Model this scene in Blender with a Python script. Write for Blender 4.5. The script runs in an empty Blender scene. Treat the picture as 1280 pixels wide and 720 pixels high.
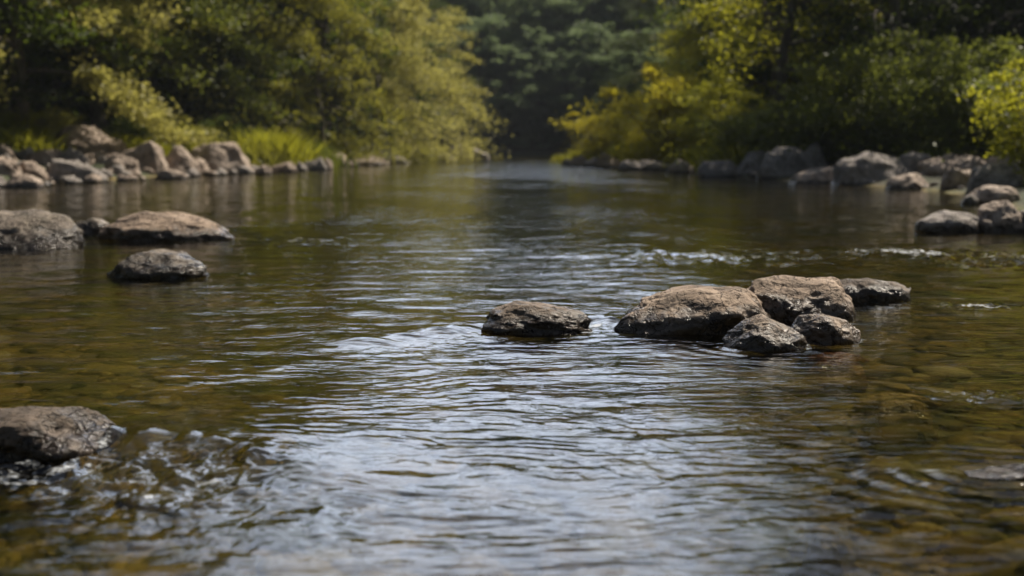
import bpy, math, random
import numpy as np

# ------------------------------------------------------------------ scene, camera
scene = bpy.context.scene
col = scene.collection
FPX = 1422.2          # focal length in pixels of the 1280 wide photograph
CAM_H = 1.0
PITCH = math.atan(175 / FPX)
CP, SP = math.cos(PITCH), math.sin(PITCH)

cam_d = bpy.data.cameras.new('camera')
cam = bpy.data.objects.new('camera', cam_d)
col.objects.link(cam)
cam.location = (0, 0, CAM_H)
cam.rotation_euler = (math.pi / 2 - PITCH, 0, 0)
cam_d.sensor_width = 36.0
cam_d.lens = 40.0
cam_d.clip_start = 0.05
cam_d.clip_end = 2000
cam_d.dof.use_dof = True
cam_d.dof.focus_distance = 5.4
cam_d.dof.aperture_fstop = 1.6
scene.camera = cam


def ray(px, py):
    """direction of the photograph's pixel in the world"""
    dx = (px - 640) / FPX
    dy = (360 - py) / FPX
    return np.array([dx, dy * SP + CP, dy * CP - SP])


def on_water(px, py):
    d = ray(px, py)
    t = -CAM_H / d[2]
    return np.array([d[0] * t, d[1] * t])


# ------------------------------------------------------------------ noise (numpy)
def _hash(ix, iy, iz, seed):
    h = (ix.astype(np.int64) * 374761393 + iy.astype(np.int64) * 668265263 + iz.astype(np.int64) * 2147483647 + seed * 1274126177) & 0xFFFFFFFF
    h = ((h ^ (h >> 13)) * 1274126177) & 0xFFFFFFFF
    h = ((h ^ (h >> 16)) * 2246822519) & 0xFFFFFFFF
    return ((h ^ (h >> 15)) & 0xFFFFFF) / float(0xFFFFFF)


def vnoise(x, y, z, seed=0):
    """smooth value noise in -1..1"""
    x = np.asarray(x, float); y = np.asarray(y, float) + 0 * x; z = np.asarray(z, float) + 0 * x
    fx, fy, fz = np.floor(x), np.floor(y), np.floor(z)
    u, v, w = x - fx, y - fy, z - fz
    u = u * u * u * (u * (u * 6 - 15) + 10); v = v * v * v * (v * (v * 6 - 15) + 10); w = w * w * w * (w * (w * 6 - 15) + 10)
    ix, iy, iz = fx.astype(np.int64), fy.astype(np.int64), fz.astype(np.int64)
    r = 0
    for a in (0, 1):
        for b in (0, 1):
            for c in (0, 1):
                wt = (u if a else 1 - u) * (v if b else 1 - v) * (w if c else 1 - w)
                r = r + wt * _hash(ix + a, iy + b, iz + c, seed)
    return r * 2 - 1


def fbm(x, y, z, seed=0, octv=4, gain=0.5, lac=2.03):
    r, a, f = 0, 1.0, 1.0
    for k in range(octv):
        r = r + a * vnoise(np.asarray(x) * f + 7.3 * k, np.asarray(y) * f, np.asarray(z) * f, seed + k * 17)
        a *= gain; f *= lac
    return r


def sstep(a, b, x):
    t = np.clip((np.asarray(x, float) - a) / (b - a), 0, 1)
    return t * t * (3 - 2 * t)


# ------------------------------------------------------------------ mesh helpers
def mesh_np(name, verts, faces, smooth=True):
    """verts (N,3), faces (M,k) all of the same size"""
    me = bpy.data.meshes.new(name)
    verts = np.asarray(verts, np.float32); faces = np.asarray(faces, np.int32)
    k = faces.shape[1]
    me.vertices.add(len(verts)); me.vertices.foreach_set('co', verts.ravel())
    me.loops.add(faces.size); me.loops.foreach_set('vertex_index', faces.ravel())
    me.polygons.add(len(faces))
    me.polygons.foreach_set('loop_start', np.arange(len(faces), dtype=np.int32) * k)
    me.polygons.foreach_set('use_smooth', np.full(len(faces), smooth))
    me.update(calc_edges=True)
    return me


def obj(name, me, mat, parent=None, loc=None):
    o = bpy.data.objects.new(name, me)
    col.objects.link(o)
    if me is not None and mat is not None and len(me.materials) == 0:
        me.materials.append(mat)
    if parent is not None:
        o.parent = parent
    if loc is not None:
        o.location = loc
    return o


def tag(o, label=None, cat=None, group=None, kind=None):
    if label: o['label'] = label
    if cat: o['category'] = cat
    if group: o['group'] = group
    if kind: o['kind'] = kind
    return o


def tube(path, radii, seg=8):
    """tapered tube along a path -> verts, quad faces"""
    path = np.asarray(path, float); n = len(path)
    V = []; F = []
    t = np.gradient(path, axis=0)
    t /= np.linalg.norm(t, axis=1)[:, None] + 1e-9
    ref = np.array([1.0, 0.13, 0.07])
    for i in range(n):
        a = np.cross(t[i], ref); a /= np.linalg.norm(a) + 1e-9
        b = np.cross(t[i], a)
        for s in range(seg):
            th = 2 * math.pi * s / seg
            V.append(path[i] + radii[i] * (math.cos(th) * a + math.sin(th) * b))
    for i in range(n - 1):
        for s in range(seg):
            s2 = (s + 1) % seg
            F.append((i * seg + s, i * seg + s2, (i + 1) * seg + s2, (i + 1) * seg + s))
    return V, F


# ------------------------------------------------------------------ materials
def new_mat(name):
    m = bpy.data.materials.new(name); m.use_nodes = True
    nt = m.node_tree; nt.nodes.clear()
    return m, nt


def N(nt, t, **kw):
    n = nt.nodes.new(t)
    for k, v in kw.items():
        if k.startswith('i_'):
            n.inputs[k[2:].replace('_', ' ')].default_value = v
        else:
            setattr(n, k, v)
    return n


def L(nt, a, b):
    nt.links.new(a, b)


def ramp(nt, fac, stops):
    r = nt.nodes.new('ShaderNodeValToRGB')
    e = r.color_ramp.elements
    while len(e) < len(stops): e.new(0.5)
    for k, (p, c) in enumerate(stops):
        e[k].position = p; e[k].color = (c[0], c[1], c[2], 1)
    L(nt, fac, r.inputs['Fac'])
    return r.outputs['Color']


def math_n(nt, op, a, b=None, c=None, clamp=False):
    n = nt.nodes.new('ShaderNodeMath'); n.operation = op; n.use_clamp = clamp
    for k, v in enumerate((a, b, c)):
        if v is None: continue
        if isinstance(v, (int, float)): n.inputs[k].default_value = v
        else: L(nt, v, n.inputs[k])
    return n.outputs[0]


def mix_c(nt, fac, a, b, mode='MIX'):
    n = nt.nodes.new('ShaderNodeMix'); n.data_type = 'RGBA'; n.blend_type = mode
    ins = (n.inputs[0], n.inputs[6], n.inputs[7])
    for s, v in zip(ins, (fac, a, b)):
        if isinstance(v, (int, float)): s.default_value = v
        elif isinstance(v, tuple): s.default_value = (v[0], v[1], v[2], 1)
        else: L(nt, v, s)
    return n.outputs[2]


def noise(nt, vec, scale, detail=4, rough=0.55, dist=0.0):
    n = N(nt, 'ShaderNodeTexNoise')
    n.inputs['Scale'].default_value = scale; n.inputs['Detail'].default_value = detail
    n.inputs['Roughness'].default_value = rough; n.inputs['Distortion'].default_value = dist
    L(nt, vec, n.inputs['Vector'])
    return n.outputs['Fac']


def mapping(nt, vec, scale=(1, 1, 1), rot=(0, 0, 0), loc=(0, 0, 0)):
    n = N(nt, 'ShaderNodeMapping')
    n.inputs['Scale'].default_value = scale; n.inputs['Rotation'].default_value = rot; n.inputs['Location'].default_value = loc
    L(nt, vec, n.inputs['Vector'])
    return n.outputs['Vector']


def rock_material(name, c_lo, c_mid, c_hi, scale=1.0, wet=0.06, moss=0.0, wet_dark=0.22):
    """weathered stone: mottled, cracked, wet and dark at the water line (world height)"""
    m, nt = new_mat(name)
    tc = N(nt, 'ShaderNodeTexCoord'); geo = N(nt, 'ShaderNodeNewGeometry')
    P = geo.outputs['Position']
    n1 = noise(nt, P, 3.2 * scale, 6, 0.6, 0.4)
    n2 = noise(nt, P, 15 * scale, 7, 0.62, 0.8)
    n3 = noise(nt, P, 95 * scale, 3, 0.6)
    base = ramp(nt, n1, [(0.30, c_lo), (0.5, c_mid), (0.72, c_hi)])
    base = mix_c(nt, 0.55, base, ramp(nt, n2, [(0.34, (0.35, 0.33, 0.31)), (0.55, (1, 1, 1)), (0.75, (1.35, 1.3, 1.22))]), 'MULTIPLY')
    # pale lichen flecks and dark pits
    fleck = ramp(nt, n3, [(0.60, (0, 0, 0)), (0.72, (1, 1, 1))])
    base = mix_c(nt, math_n(nt, 'MULTIPLY', fleck, 0.45), base, (c_hi[0] * 1.5, c_hi[1] * 1.5, c_hi[2] * 1.45))
    # thin cracks that follow the bedding of the stone
    sv = mapping(nt, P, (1.6 * scale, 1.6 * scale, 2.4 * scale), (0.35, 0.5, 0.2))
    wob = noise(nt, P, 5 * scale, 4)
    vo = N(nt, 'ShaderNodeTexVoronoi', feature='DISTANCE_TO_EDGE'); vo.inputs['Scale'].default_value = 3.2
    addv = N(nt, 'ShaderNodeVectorMath', operation='ADD'); L(nt, sv, addv.inputs[0])
    wn = N(nt, 'ShaderNodeTexNoise'); wn.inputs['Scale'].default_value = 4.0 * scale; wn.inputs['Detail'].default_value = 5
    L(nt, P, wn.inputs['Vector'])
    scv = N(nt, 'ShaderNodeVectorMath', operation='SCALE'); scv.inputs['Scale'].default_value = 1.6
    L(nt, wn.outputs['Color'], scv.inputs[0]); L(nt, scv.outputs[0], addv.inputs[1])
    L(nt, addv.outputs[0], vo.inputs['Vector'])
    crack = ramp(nt, vo.outputs['Distance'], [(0.0, (0, 0, 0)), (0.045, (1, 1, 1))])
    base = mix_c(nt, 0.6, base, mix_c(nt, crack, (0.22, 0.19, 0.17), (1, 1, 1)), 'MULTIPLY')
    if moss > 0:
        sepn = N(nt, 'ShaderNodeSeparateXYZ'); L(nt, geo.outputs['Normal'], sepn.inputs[0])
        mk = math_n(nt, 'MULTIPLY', ramp(nt, noise(nt, P, 6, 4), [(0.5, (0, 0, 0)), (0.62, (1, 1, 1))]), moss)
        base = mix_c(nt, mk, base, (0.055, 0.06, 0.02))
    # wet band just above the water
    sep = N(nt, 'ShaderNodeSeparateXYZ'); L(nt, P, sep.inputs[0])
    zz = math_n(nt, 'ADD', sep.outputs['Z'], math_n(nt, 'MULTIPLY', math_n(nt, 'SUBTRACT', noise(nt, P, 9, 4), 0.5), -wet * 2.6))
    wetf = N(nt, 'ShaderNodeMapRange'); wetf.inputs['From Min'].default_value = wet * 1.15; wetf.inputs['From Max'].default_value = wet * 0.55
    L(nt, zz, wetf.inputs['Value'])
    wf = wetf.outputs['Result']
    base = mix_c(nt, wf, base, mix_c(nt, 1.0, base, (wet_dark, wet_dark * 0.95, wet_dark * 0.85), 'MULTIPLY'))
    b = N(nt, 'ShaderNodeBsdfPrincipled')
    L(nt, base, b.inputs['Base Color'])
    mr = N(nt, 'ShaderNodeMapRange'); mr.inputs['To Min'].default_value = 0.82; mr.inputs['To Max'].default_value = 0.14
    L(nt, wf, mr.inputs['Value']); L(nt, mr.outputs['Result'], b.inputs['Roughness'])
    hgt = math_n(nt, 'ADD', math_n(nt, 'MULTIPLY', n2, 0.026 / scale), math_n(nt, 'MULTIPLY', n3, 0.0028 / scale))
    hgt = math_n(nt, 'ADD', hgt, math_n(nt, 'MULTIPLY', crack, 0.018 / scale))
    bp = N(nt, 'ShaderNodeBump'); bp.inputs['Strength'].default_value = 0.9; bp.inputs['Distance'].default_value = 1.0
    L(nt, hgt, bp.inputs['Height']); L(nt, bp.outputs['Normal'], b.inputs['Normal'])
    o = N(nt, 'ShaderNodeOutputMaterial'); L(nt, b.outputs[0], o.inputs['Surface'])
    return m


def leaf_material(name, c_a, c_b, c_tr, trans=0.42):
    m, nt = new_mat(name)
    at = N(nt, 'ShaderNodeAttribute', attribute_name='leaf_tint')
    oi = N(nt, 'ShaderNodeObjectInfo')
    t = math_n(nt, 'ADD', at.outputs['Fac'], math_n(nt, 'MULTIPLY', math_n(nt, 'SUBTRACT', oi.outputs['Random'], 0.5), 0.35), clamp=True)
    c = mix_c(nt, t, c_a, c_b)
    b = N(nt, 'ShaderNodeBsdfPrincipled'); b.inputs['Roughness'].default_value = 0.5
    b.inputs['Specular IOR Level'].default_value = 0.18
    L(nt, c, b.inputs['Base Color'])
    tr = N(nt, 'ShaderNodeBsdfTranslucent')
    L(nt, mix_c(nt, 0.65, c, c_tr), tr.inputs['Color'])
    mx = N(nt, 'ShaderNodeMixShader'); mx.inputs[0].default_value = trans
    L(nt, b.outputs[0], mx.inputs[1]); L(nt, tr.outputs[0], mx.inputs[2])
    o = N(nt, 'ShaderNodeOutputMaterial'); L(nt, mx.outputs[0], o.inputs['Surface'])
    return m


def bark_material():
    m, nt = new_mat('bark')
    tc = N(nt, 'ShaderNodeTexCoord')
    v = mapping(nt, tc.outputs['Object'], (9, 9, 1.6))
    n = noise(nt, v, 1.0, 6, 0.65, 0.5)
    b = N(nt, 'ShaderNodeBsdfPrincipled'); b.inputs['Roughness'].default_value = 0.9
    L(nt, ramp(nt, n, [(0.3, (0.035, 0.028, 0.02)), (0.6, (0.12, 0.10, 0.075)), (0.8, (0.2, 0.17, 0.13))]), b.inputs['Base Color'])
    bp = N(nt, 'ShaderNodeBump'); bp.inputs['Distance'].default_value = 0.04
    L(nt, n, bp.inputs['Height']); L(nt, bp.outputs['Normal'], b.inputs['Normal'])
    o = N(nt, 'ShaderNodeOutputMaterial'); L(nt, b.outputs[0], o.inputs['Surface'])
    return m


M_ROCK = rock_material('river_stone', (0.14, 0.10, 0.07), (0.34, 0.25, 0.18), (0.54, 0.42, 0.32), 1.0, 0.115, 0.10)
M_ROCKG = rock_material('grey_river_stone', (0.09, 0.075, 0.06), (0.20, 0.165, 0.13), (0.36, 0.295, 0.235), 1.0, 0.17, 0.15)
M_ROCKD = rock_material('dark_wet_stone', (0.055, 0.042, 0.03), (0.12, 0.09, 0.065), (0.30, 0.235, 0.185), 1.5, 0.11)
M_ROCKW = rock_material('wet_river_stone', (0.085, 0.064, 0.046), (0.22, 0.165, 0.12), (0.46, 0.365, 0.28), 1.3, 0.115, 0.12)
M_BANK = rock_material('bank_boulder', (0.22, 0.165, 0.125), (0.42, 0.33, 0.26), (0.58, 0.475, 0.39), 0.45, 0.10)
M_BANKG = rock_material('grey_shaded_bank_boulder', (0.18, 0.155, 0.14), (0.34, 0.30, 0.27), (0.48, 0.425, 0.38), 0.45, 0.10, 0.25)  # grey stone, also shade painted into the colour of right-bank boulders
M_BED = rock_material('bed_stone', (0.10, 0.07, 0.025), (0.21, 0.145, 0.055), (0.34, 0.25, 0.10), 1.3, 0.001, 0.5, 0.9)
M_GOLD = rock_material('golden_bed_stone', (0.46, 0.33, 0.11), (0.66, 0.48, 0.17), (0.78, 0.60, 0.26), 1.0, 0.001, 0.0, 0.9)
M_RUST = rock_material('rusty_bed_stone', (0.30, 0.12, 0.03), (0.45, 0.19, 0.05), (0.55, 0.27, 0.09), 1.0, 0.001, 0.0, 0.9)
M_BARK = bark_material()
LEAF = {
    'olive': leaf_material('olive_leaves', (0.035, 0.050, 0.007), (0.20, 0.195, 0.032), (0.48, 0.46, 0.05), 0.48),
    'pale': leaf_material('sunlit_pale_leaves', (0.10, 0.11, 0.022), (0.42, 0.39, 0.12), (0.62, 0.58, 0.13), 0.48),  # lightened so the left-bank sprays look sunlit
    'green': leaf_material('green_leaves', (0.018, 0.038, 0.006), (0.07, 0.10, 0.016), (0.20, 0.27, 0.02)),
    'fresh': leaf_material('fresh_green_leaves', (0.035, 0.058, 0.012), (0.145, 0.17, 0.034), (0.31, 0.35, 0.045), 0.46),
    'deep': leaf_material('shade_green_leaves', (0.014, 0.026, 0.008), (0.05, 0.068, 0.018), (0.10, 0.13, 0.015)),  # shade of the back rows put into a darker leaf colour
    'yellow': leaf_material('yellow_leaves', (0.20, 0.18, 0.014), (0.46, 0.41, 0.035), (0.80, 0.70, 0.04), 0.55),
    'lime': leaf_material('yellow_green_leaves', (0.10, 0.12, 0.012), (0.30, 0.31, 0.03), (0.64, 0.62, 0.04), 0.5),
    'far': leaf_material('hazed_far_leaves', (0.06, 0.10, 0.085), (0.26, 0.32, 0.17), (0.32, 0.42, 0.16), 0.5),  # blue of the haze and extra brightness put into the leaf colour
}

# ------------------------------------------------------------------ shores and terrain
YS = np.array([-40, -10, 0, 8, 13.5, 20, 27, 33, 42, 52, 62, 71, 80, 100, 122, 400.])
XR = np.array([9, 8.5, 8.2, 7.2, 6.6, 8.8, 10.0, 8.7, 8.0, 7.3, 5.6, 4.6, 5.5, 6.0, 6.0, 6.])
XL = np.array([-12, -11, -11, -11.5, -12.2, -13.2, -13.9, -13.6, -12.2, -10.4, -9.6, -9.4, -9.0, -6.5, -4.0, -4.])


def land(x, y):
    """signed distance-like value: >0 on land, <0 in the river"""
    dl = np.interp(y, YS, XL) - x
    dr = x - np.interp(y, YS, XR)
    df = y - 121.0
    return np.maximum(np.maximum(dl, dr), df)


def terrain(x, y):
    x = np.asarray(x, float); y = np.asarray(y, float)
    d = land(x, y) + 0.22 * fbm(x * 0.35, y * 0.35, 0, 5, 3)
    left = x < 0
    r = np.clip(d, 0, None)
    bank = np.where(left, 1.25 * sstep(0, 4.2, r), 0.85 * sstep(0, 3.4, r))
    bank = np.where(left, 0.20 * sstep(0, 0.8, r) + 0.95 * sstep(0.4, 8.5, r), 0.16 * sstep(0, 0.8, r) + 0.65 * sstep(0.4, 7, r))
    far = sstep(112, 122, y)
    bank = bank + 0.06 * np.clip(r - 4, 0, 12) + (0.42 + 0.1 * far) * np.clip(r - (14 - 11 * far), 0, 45) * sstep(14 - 11 * far, 22 - 14 * far, r)
    bump = 0.10 * fbm(x * 0.9, y * 0.9, 0, 9, 4) * sstep(0.3, 3, r)
    s = np.clip(-d, 0, None)
    depth = 0.06 + 0.24 * sstep(0, 2.0, s) + 0.40 * sstep(3, 9, s)
    # shallows seen through the water near the camera, right and left of the main current
    cx = -0.35 + 0.10 * y
    mid = np.exp(-((x - cx) / 1.35) ** 2)
    near = 1 - sstep(7, 16, y)
    depth = depth * (1 - near) + near * (0.17 + 0.20 * mid)
    depth = depth + 0.05 * fbm(x * 1.1, y * 1.1, 3, 21, 4) * sstep(0.2, 1.5, s)
    return np.where(d > 0, bank + bump + 0.01, -np.clip(depth, 0.03, 2) * sstep(-0.02, 0.25, s))


def on_ground(px, py, lift=0.0):
    """first point where the pixel's ray meets ground or water"""
    d = ray(px, py)
    ts = np.concatenate([np.arange(1.5, 40, 0.03), np.arange(40, 170, 0.15)])
    P = d[None] * ts[:, None]; P[:, 2] += CAM_H
    h = np.maximum(terrain(P[:, 0], P[:, 1]), 0) + lift
    k = np.argmax(P[:, 2] <= h)
    if P[k, 2] > h[k]: k = len(ts) - 1
    return P[k, 0], P[k, 1], h[k]


def grid_mesh(name, X, Y, Z):
    nr, nc = X.shape
    V = np.stack([X, Y, Z], -1).reshape(-1, 3)
    i = np.arange(nr * nc).reshape(nr, nc)
    F = np.stack([i[:-1, :-1], i[:-1, 1:], i[1:, 1:], i[1:, :-1]], -1).reshape(-1, 4)
    return mesh_np(name, V, F)


gx = np.sort(np.concatenate([np.arange(-40, 40.01, 0.35), -40 - np.geomspace(1, 260, 22), 40 + np.geomspace(1, 260, 22)]))
gy = np.sort(np.concatenate([np.arange(-6, 1.4, 0.35), np.arange(1.4, 12, 0.09), np.arange(12, 60, 0.35), np.arange(60, 150, 1.0), -6 - np.geomspace(1, 60, 12), 150 + np.geomspace(1, 150, 16)]))
gx = np.sort(np.concatenate([gx, np.arange(-5, 5, 0.09)]))
GX, GY = np.meshgrid(gx, gy)
terr_me = grid_mesh('ground', GX, GY, terrain(GX, GY))

m, nt = new_mat('ground')
geo = N(nt, 'ShaderNodeNewGeometry'); P = geo.outputs['Position']
sep = N(nt, 'ShaderNodeSeparateXYZ'); L(nt, P, sep.inputs[0])
n1 = noise(nt, P, 0.8, 6); n2 = noise(nt, P, 7, 6, 0.6)
soil = ramp(nt, n2, [(0.3, (0.025, 0.022, 0.012)), (0.6, (0.055, 0.05, 0.024)), (0.8, (0.09, 0.08, 0.04))])
moss = ramp(nt, n2, [(0.3, (0.018, 0.025, 0.007)), (0.7, (0.05, 0.065, 0.018))])
landc = mix_c(nt, ramp(nt, n1, [(0.4, (0, 0, 0)), (0.6, (1, 1, 1))]), soil, moss)
vo = N(nt, 'ShaderNodeTexVoronoi'); vo.inputs['Scale'].default_value = 9.0; L(nt, P, vo.inputs['Vector'])
vo2 = N(nt, 'ShaderNodeTexVoronoi'); vo2.inputs['Scale'].default_value = 26.0; L(nt, P, vo2.inputs['Vector'])
sc1 = N(nt, 'ShaderNodeSeparateColor'); L(nt, vo.outputs['Color'], sc1.inputs[0])
sc2 = N(nt, 'ShaderNodeSeparateColor'); L(nt, vo2.outputs['Color'], sc2.inputs[0])
bedc = ramp(nt, sc1.outputs[0], [(0.0, (0.05, 0.04, 0.012)), (0.4, (0.17, 0.125, 0.03)), (0.75, (0.32, 0.22, 0.05)), (1.0, (0.17, 0.12, 0.045))])
bedc = mix_c(nt, 0.5, bedc, ramp(nt, sc2.outputs[0], [(0.0, (0.4, 0.4, 0.4)), (1.0, (1.5, 1.45, 1.3))]), 'MULTIPLY')
alg = ramp(nt, noise(nt, P, 1.6, 5), [(0.45, (0, 0, 0)), (0.62, (1, 1, 1))])
bedc = mix_c(nt, math_n(nt, 'MULTIPLY', alg, 0.8), bedc, (0.055, 0.075, 0.014))
fz = N(nt, 'ShaderNodeMapRange'); fz.inputs['From Min'].default_value = 0.0; fz.inputs['From Max'].default_value = 0.06
L(nt, sep.outputs['Z'], fz.inputs['Value'])
b = N(nt, 'ShaderNodeBsdfPrincipled'); b.inputs['Roughness'].default_value = 0.9
L(nt, mix_c(nt, fz.outputs['Result'], bedc, landc), b.inputs['Base Color'])
bp = N(nt, 'ShaderNodeBump'); bp.inputs['Distance'].default_value = 0.03
L(nt, math_n(nt, 'ADD', n2, math_n(nt, 'MULTIPLY', vo.outputs['Distance'], -0.8)), bp.inputs['Height'])
L(nt, bp.outputs['Normal'], b.inputs['Normal'])
o = N(nt, 'ShaderNodeOutputMaterial'); L(nt, b.outputs[0], o.inputs['Surface'])
ground = obj('ground', terr_me, m)
tag(ground, kind='structure')

# ------------------------------------------------------------------ rocks
_ico = {}
def ico(sub):
    if sub not in _ico:
        import bmesh
        bm = bmesh.new(); bmesh.ops.create_icosphere(bm, subdivisions=sub, radius=1.0)
        bm.verts.ensure_lookup_table()
        V = np.array([v.co[:] for v in bm.verts]); F = np.array([[v.index for v in f.verts] for f in bm.faces])
        bm.free(); _ico[sub] = (V, F)
    return _ico[sub]


def rock_shape(seed, sub=5, facets=7, rough=1.0, boxy=0.62):
    """a water-worn boulder in a unit box: worn facets, bedding ledges, pits"""
    rng = np.random.default_rng(seed)
    V, F = ico(sub)
    p = np.sign(V) * np.abs(V) ** boxy
    p = p / np.maximum(np.linalg.norm(p, axis=1)[:, None], 1e-6) * (np.abs(p) ** 3).sum(1)[:, None] ** (1 / 3.0) ** 0.5
    p = V * (1 + 0.16 * vnoise(V[:, 0] * 1.1 + seed, V[:, 1] * 1.1, V[:, 2] * 1.1, seed))[:, None] * 0.5 + p * 0.5
    for k in range(facets):
        n = rng.normal(size=3); n[2] = abs(n[2]) * 0.8; n /= np.linalg.norm(n)
        dd = p @ n; lim = rng.uniform(0.64, 0.88) * dd.max()
        p = p - np.clip(dd - lim, 0, None)[:, None] * n * rng.uniform(0.55, 0.9)
    q = p * 1.0
    nrm = p / (np.linalg.norm(p, axis=1)[:, None] + 1e-9)
    d = 0.10 * fbm(q[:, 0] * 1.7, q[:, 1] * 1.7, q[:, 2] * 1.7, seed + 3, 3)
    # bedding: tilted ledges
    ax = np.array([rng.uniform(-0.35, 0.35), rng.uniform(-0.3, 0.3), 1.0]); ax /= np.linalg.norm(ax)
    s = (q @ ax) * 4.2 + 0.9 * fbm(q[:, 0] * 1.5, q[:, 1] * 1.5, q[:, 2] * 1.5, seed + 9, 3)
    saw = np.abs((s % 1.0) - 0.5) * 2
    d = d + rough * 0.003 * (sstep(0.1, 0.9, saw) - 0.5)
    rid = 1 - np.abs(fbm(q[:, 0] * 3.2, q[:, 1] * 3.2, q[:, 2] * 3.6, seed + 5, 4))
    d = d - rough * 0.022 * sstep(0.90, 1.0, rid)
    d = d + rough * 0.011 * fbm(q[:, 0] * 9, q[:, 1] * 9, q[:, 2] * 9, seed + 13, 4, 0.6)
    return p + nrm * d[:, None], F


def rock_at(name, cx, cy, z0, W, D, H, mat, seed, sub=5, prof=None, sink=0.35, facets=7, rough=1.0):
    p, F = rock_shape(seed, sub, facets, rough)
    for a, s in ((0, W), (1, D)):
        if sink >= 0.9:
            lo, hi = np.percentile(p[:, a], 4), np.percentile(p[:, a], 96)
        else:
            lo, hi = p[:, a].min(), p[:, a].max()
        p[:, a] = ((p[:, a] - lo) / (hi - lo) - 0.5) * s
    lo, hi = p[:, 2].min(), p[:, 2].max()
    zn = (p[:, 2] - lo) / (hi - lo)                       # 0..1
    z = -sink * H + zn * (1 + sink) * H
    if prof is not None:
        u = np.clip(p[:, 0] / W + 0.5, 0, 1)
        e = np.sqrt(np.clip(1 - (2 * u - 1) ** 2 * 0.92, 0.05, 1))
        f = np.interp(u, [a for a, _ in prof], [b for _, b in prof]) / e
        z = np.where(z > 0, z * np.clip(f, 0.15, 1.12), z)
        z = np.where(z > 0, z * H / z.max(), z)
    p[:, 2] = z
    me = mesh_np(name, p, F)
    return obj(name, me, mat, loc=(cx, cy, z0))


def rock_px(x0, x1, yt, yb, mat, seed, label, depth=0.75, facets=7, sub=5, prof=None, sink=0.75, rough=1.0, name='rock', cat='rock', group=None, ground=False, over=1.06):
    """place a boulder whose outline fills this box of the photograph; its foot stands on the water or the bank"""
    if ground:
        over = 1.16
        jr = np.random.default_rng(seed + 1)
        tl = jr.uniform(-0.22, 0.22)
        prof = [(0, .42 - tl * .5), (.12, .76 - tl), (.35, .97 - tl * .5), (.6, 1 + tl * .3), (.85, .8 + tl), (1, .42 + tl * .5)]
        gx_, gy_, gz_ = on_ground((x0 + x1) / 2, yb)
    else:
        w = on_water((x0 + x1) / 2, yb); gx_, gy_, gz_ = w[0], w[1], 0.0
    W = (x1 - x0) / FPX * gy_ * over
    D = W * depth * (0.8 if ground else 1)
    cy = gy_ + D * 0.42
    W *= cy / gy_
    d = ray((x0 + x1) / 2, yt); t = (cy + 0.05 * D) / d[1]
    top = CAM_H + t * d[2]
    H = max(top - gz_, 0.12 * W if not ground else 0.25 * W)
    if ground: sink = max(sink, 0.9)
    cx = ray((x0 + x1) / 2, yb)[0] / ray((x0 + x1) / 2, yb)[1] * cy
    o = rock_at(name, cx, cy, gz_, W, D, H, mat, seed, sub, prof, sink, facets=facets, rough=rough)
    tag(o, label, cat, group)
    ROCKS.append((cx, cy, W, D, H))
    return o


ROCKS = []
# --- stones standing in the stream
MID = 'boulders standing in the stream'
rock_px(-60, 141, 506, 578, M_ROCKD, 11, 'dark wet boulder cut by the left edge in the foreground, water spilling past it', 0.8, 7, 6, [(0, .5), (.25, .9), (.5, 1), (.7, .95), (.85, .75), (1, .35)], group=MID)
rock_px(605, 742, 375, 417, M_ROCKW, 23, 'low brown boulder standing alone in mid stream, wet tail on its right', 0.8, 7, 6, [(0, .3), (.12, .7), (.3, 1), (.5, .93), (.75, .7), (1, .25)], group=MID)
rock_px(768, 957, 357, 416, M_ROCK, 31, 'broad flat-topped tan boulder, widest of the central cluster', 0.72, 7, 6, [(0, .45), (.08, .72), (.3, .92), (.6, 1), (.8, .97), (.93, .75), (1, .4)], group=MID)
rock_px(920, 1063, 343, 400, M_ROCK, 42, 'tall rounded tan boulder at the back of the central cluster', 0.85, 7, 6, [(0, .5), (.15, .9), (.4, 1), (.7, .95), (.9, .8), (1, .5)], group=MID)
rock_px(1036, 1131, 345, 379, M_ROCKD, 53, 'dark wet boulder at the right end of the central cluster, foam trailing right', 0.9, 7, 5, [(0, .6), (.2, .95), (.45, 1), (.8, .6), (1, .3)], group=MID)
rock_px(905, 1009, 395, 438, M_ROCKW, 64, 'small glistening ridged boulder in front of the broad flat-topped one', 0.8, 7, 6, [(0, .4), (.25, .85), (.5, 1), (.75, .75), (1, .35)], group=MID, rough=1.5)
rock_px(982, 1072, 391, 428, M_ROCK, 75, 'small smooth brown boulder in front of the tall rounded one', 0.8, 7, 6, [(0, .55), (.25, .95), (.5, 1), (.8, .8), (1, .4)], group=MID)
rock_px(-45, 104, 261, 312, M_ROCKG, 86, 'grey boulder cut by the left edge in mid stream, pale right shoulder', 0.8, 7, 6, [(0, .6), (.3, .95), (.55, 1), (.8, .65), (1, .25)], group=MID)
rock_px(86, 137, 272, 294, M_ROCKG, 97, 'small pale stone between two larger mid-stream boulders at left', 0.8, 7, 5, group=MID)
rock_px(130, 289, 263, 301, M_ROCK, 108, 'long low boulder with dark left half and tan right tip, left side of the stream', 0.6, 7, 6, [(0, .3), (.12, .65), (.35, .98), (.55, 1), (.8, .75), (1, .2)], group=MID)
rock_px(137, 259, 313, 349, M_ROCKG, 119, 'glistening grey stone, lowest of the mid-stream group at left', 0.75, 7, 6, [(0, .4), (.2, .8), (.45, 1), (.7, .9), (1, .25)], group=MID, rough=1.4)
rock_px(1208, 1310, 580, 602, M_ROCKD, 130, 'dark flat stone barely breaking the water at the right edge', 0.6, 7, 5, [(0, .3), (.4, .8), (.7, 1), (1, .8)], group=MID)
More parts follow.
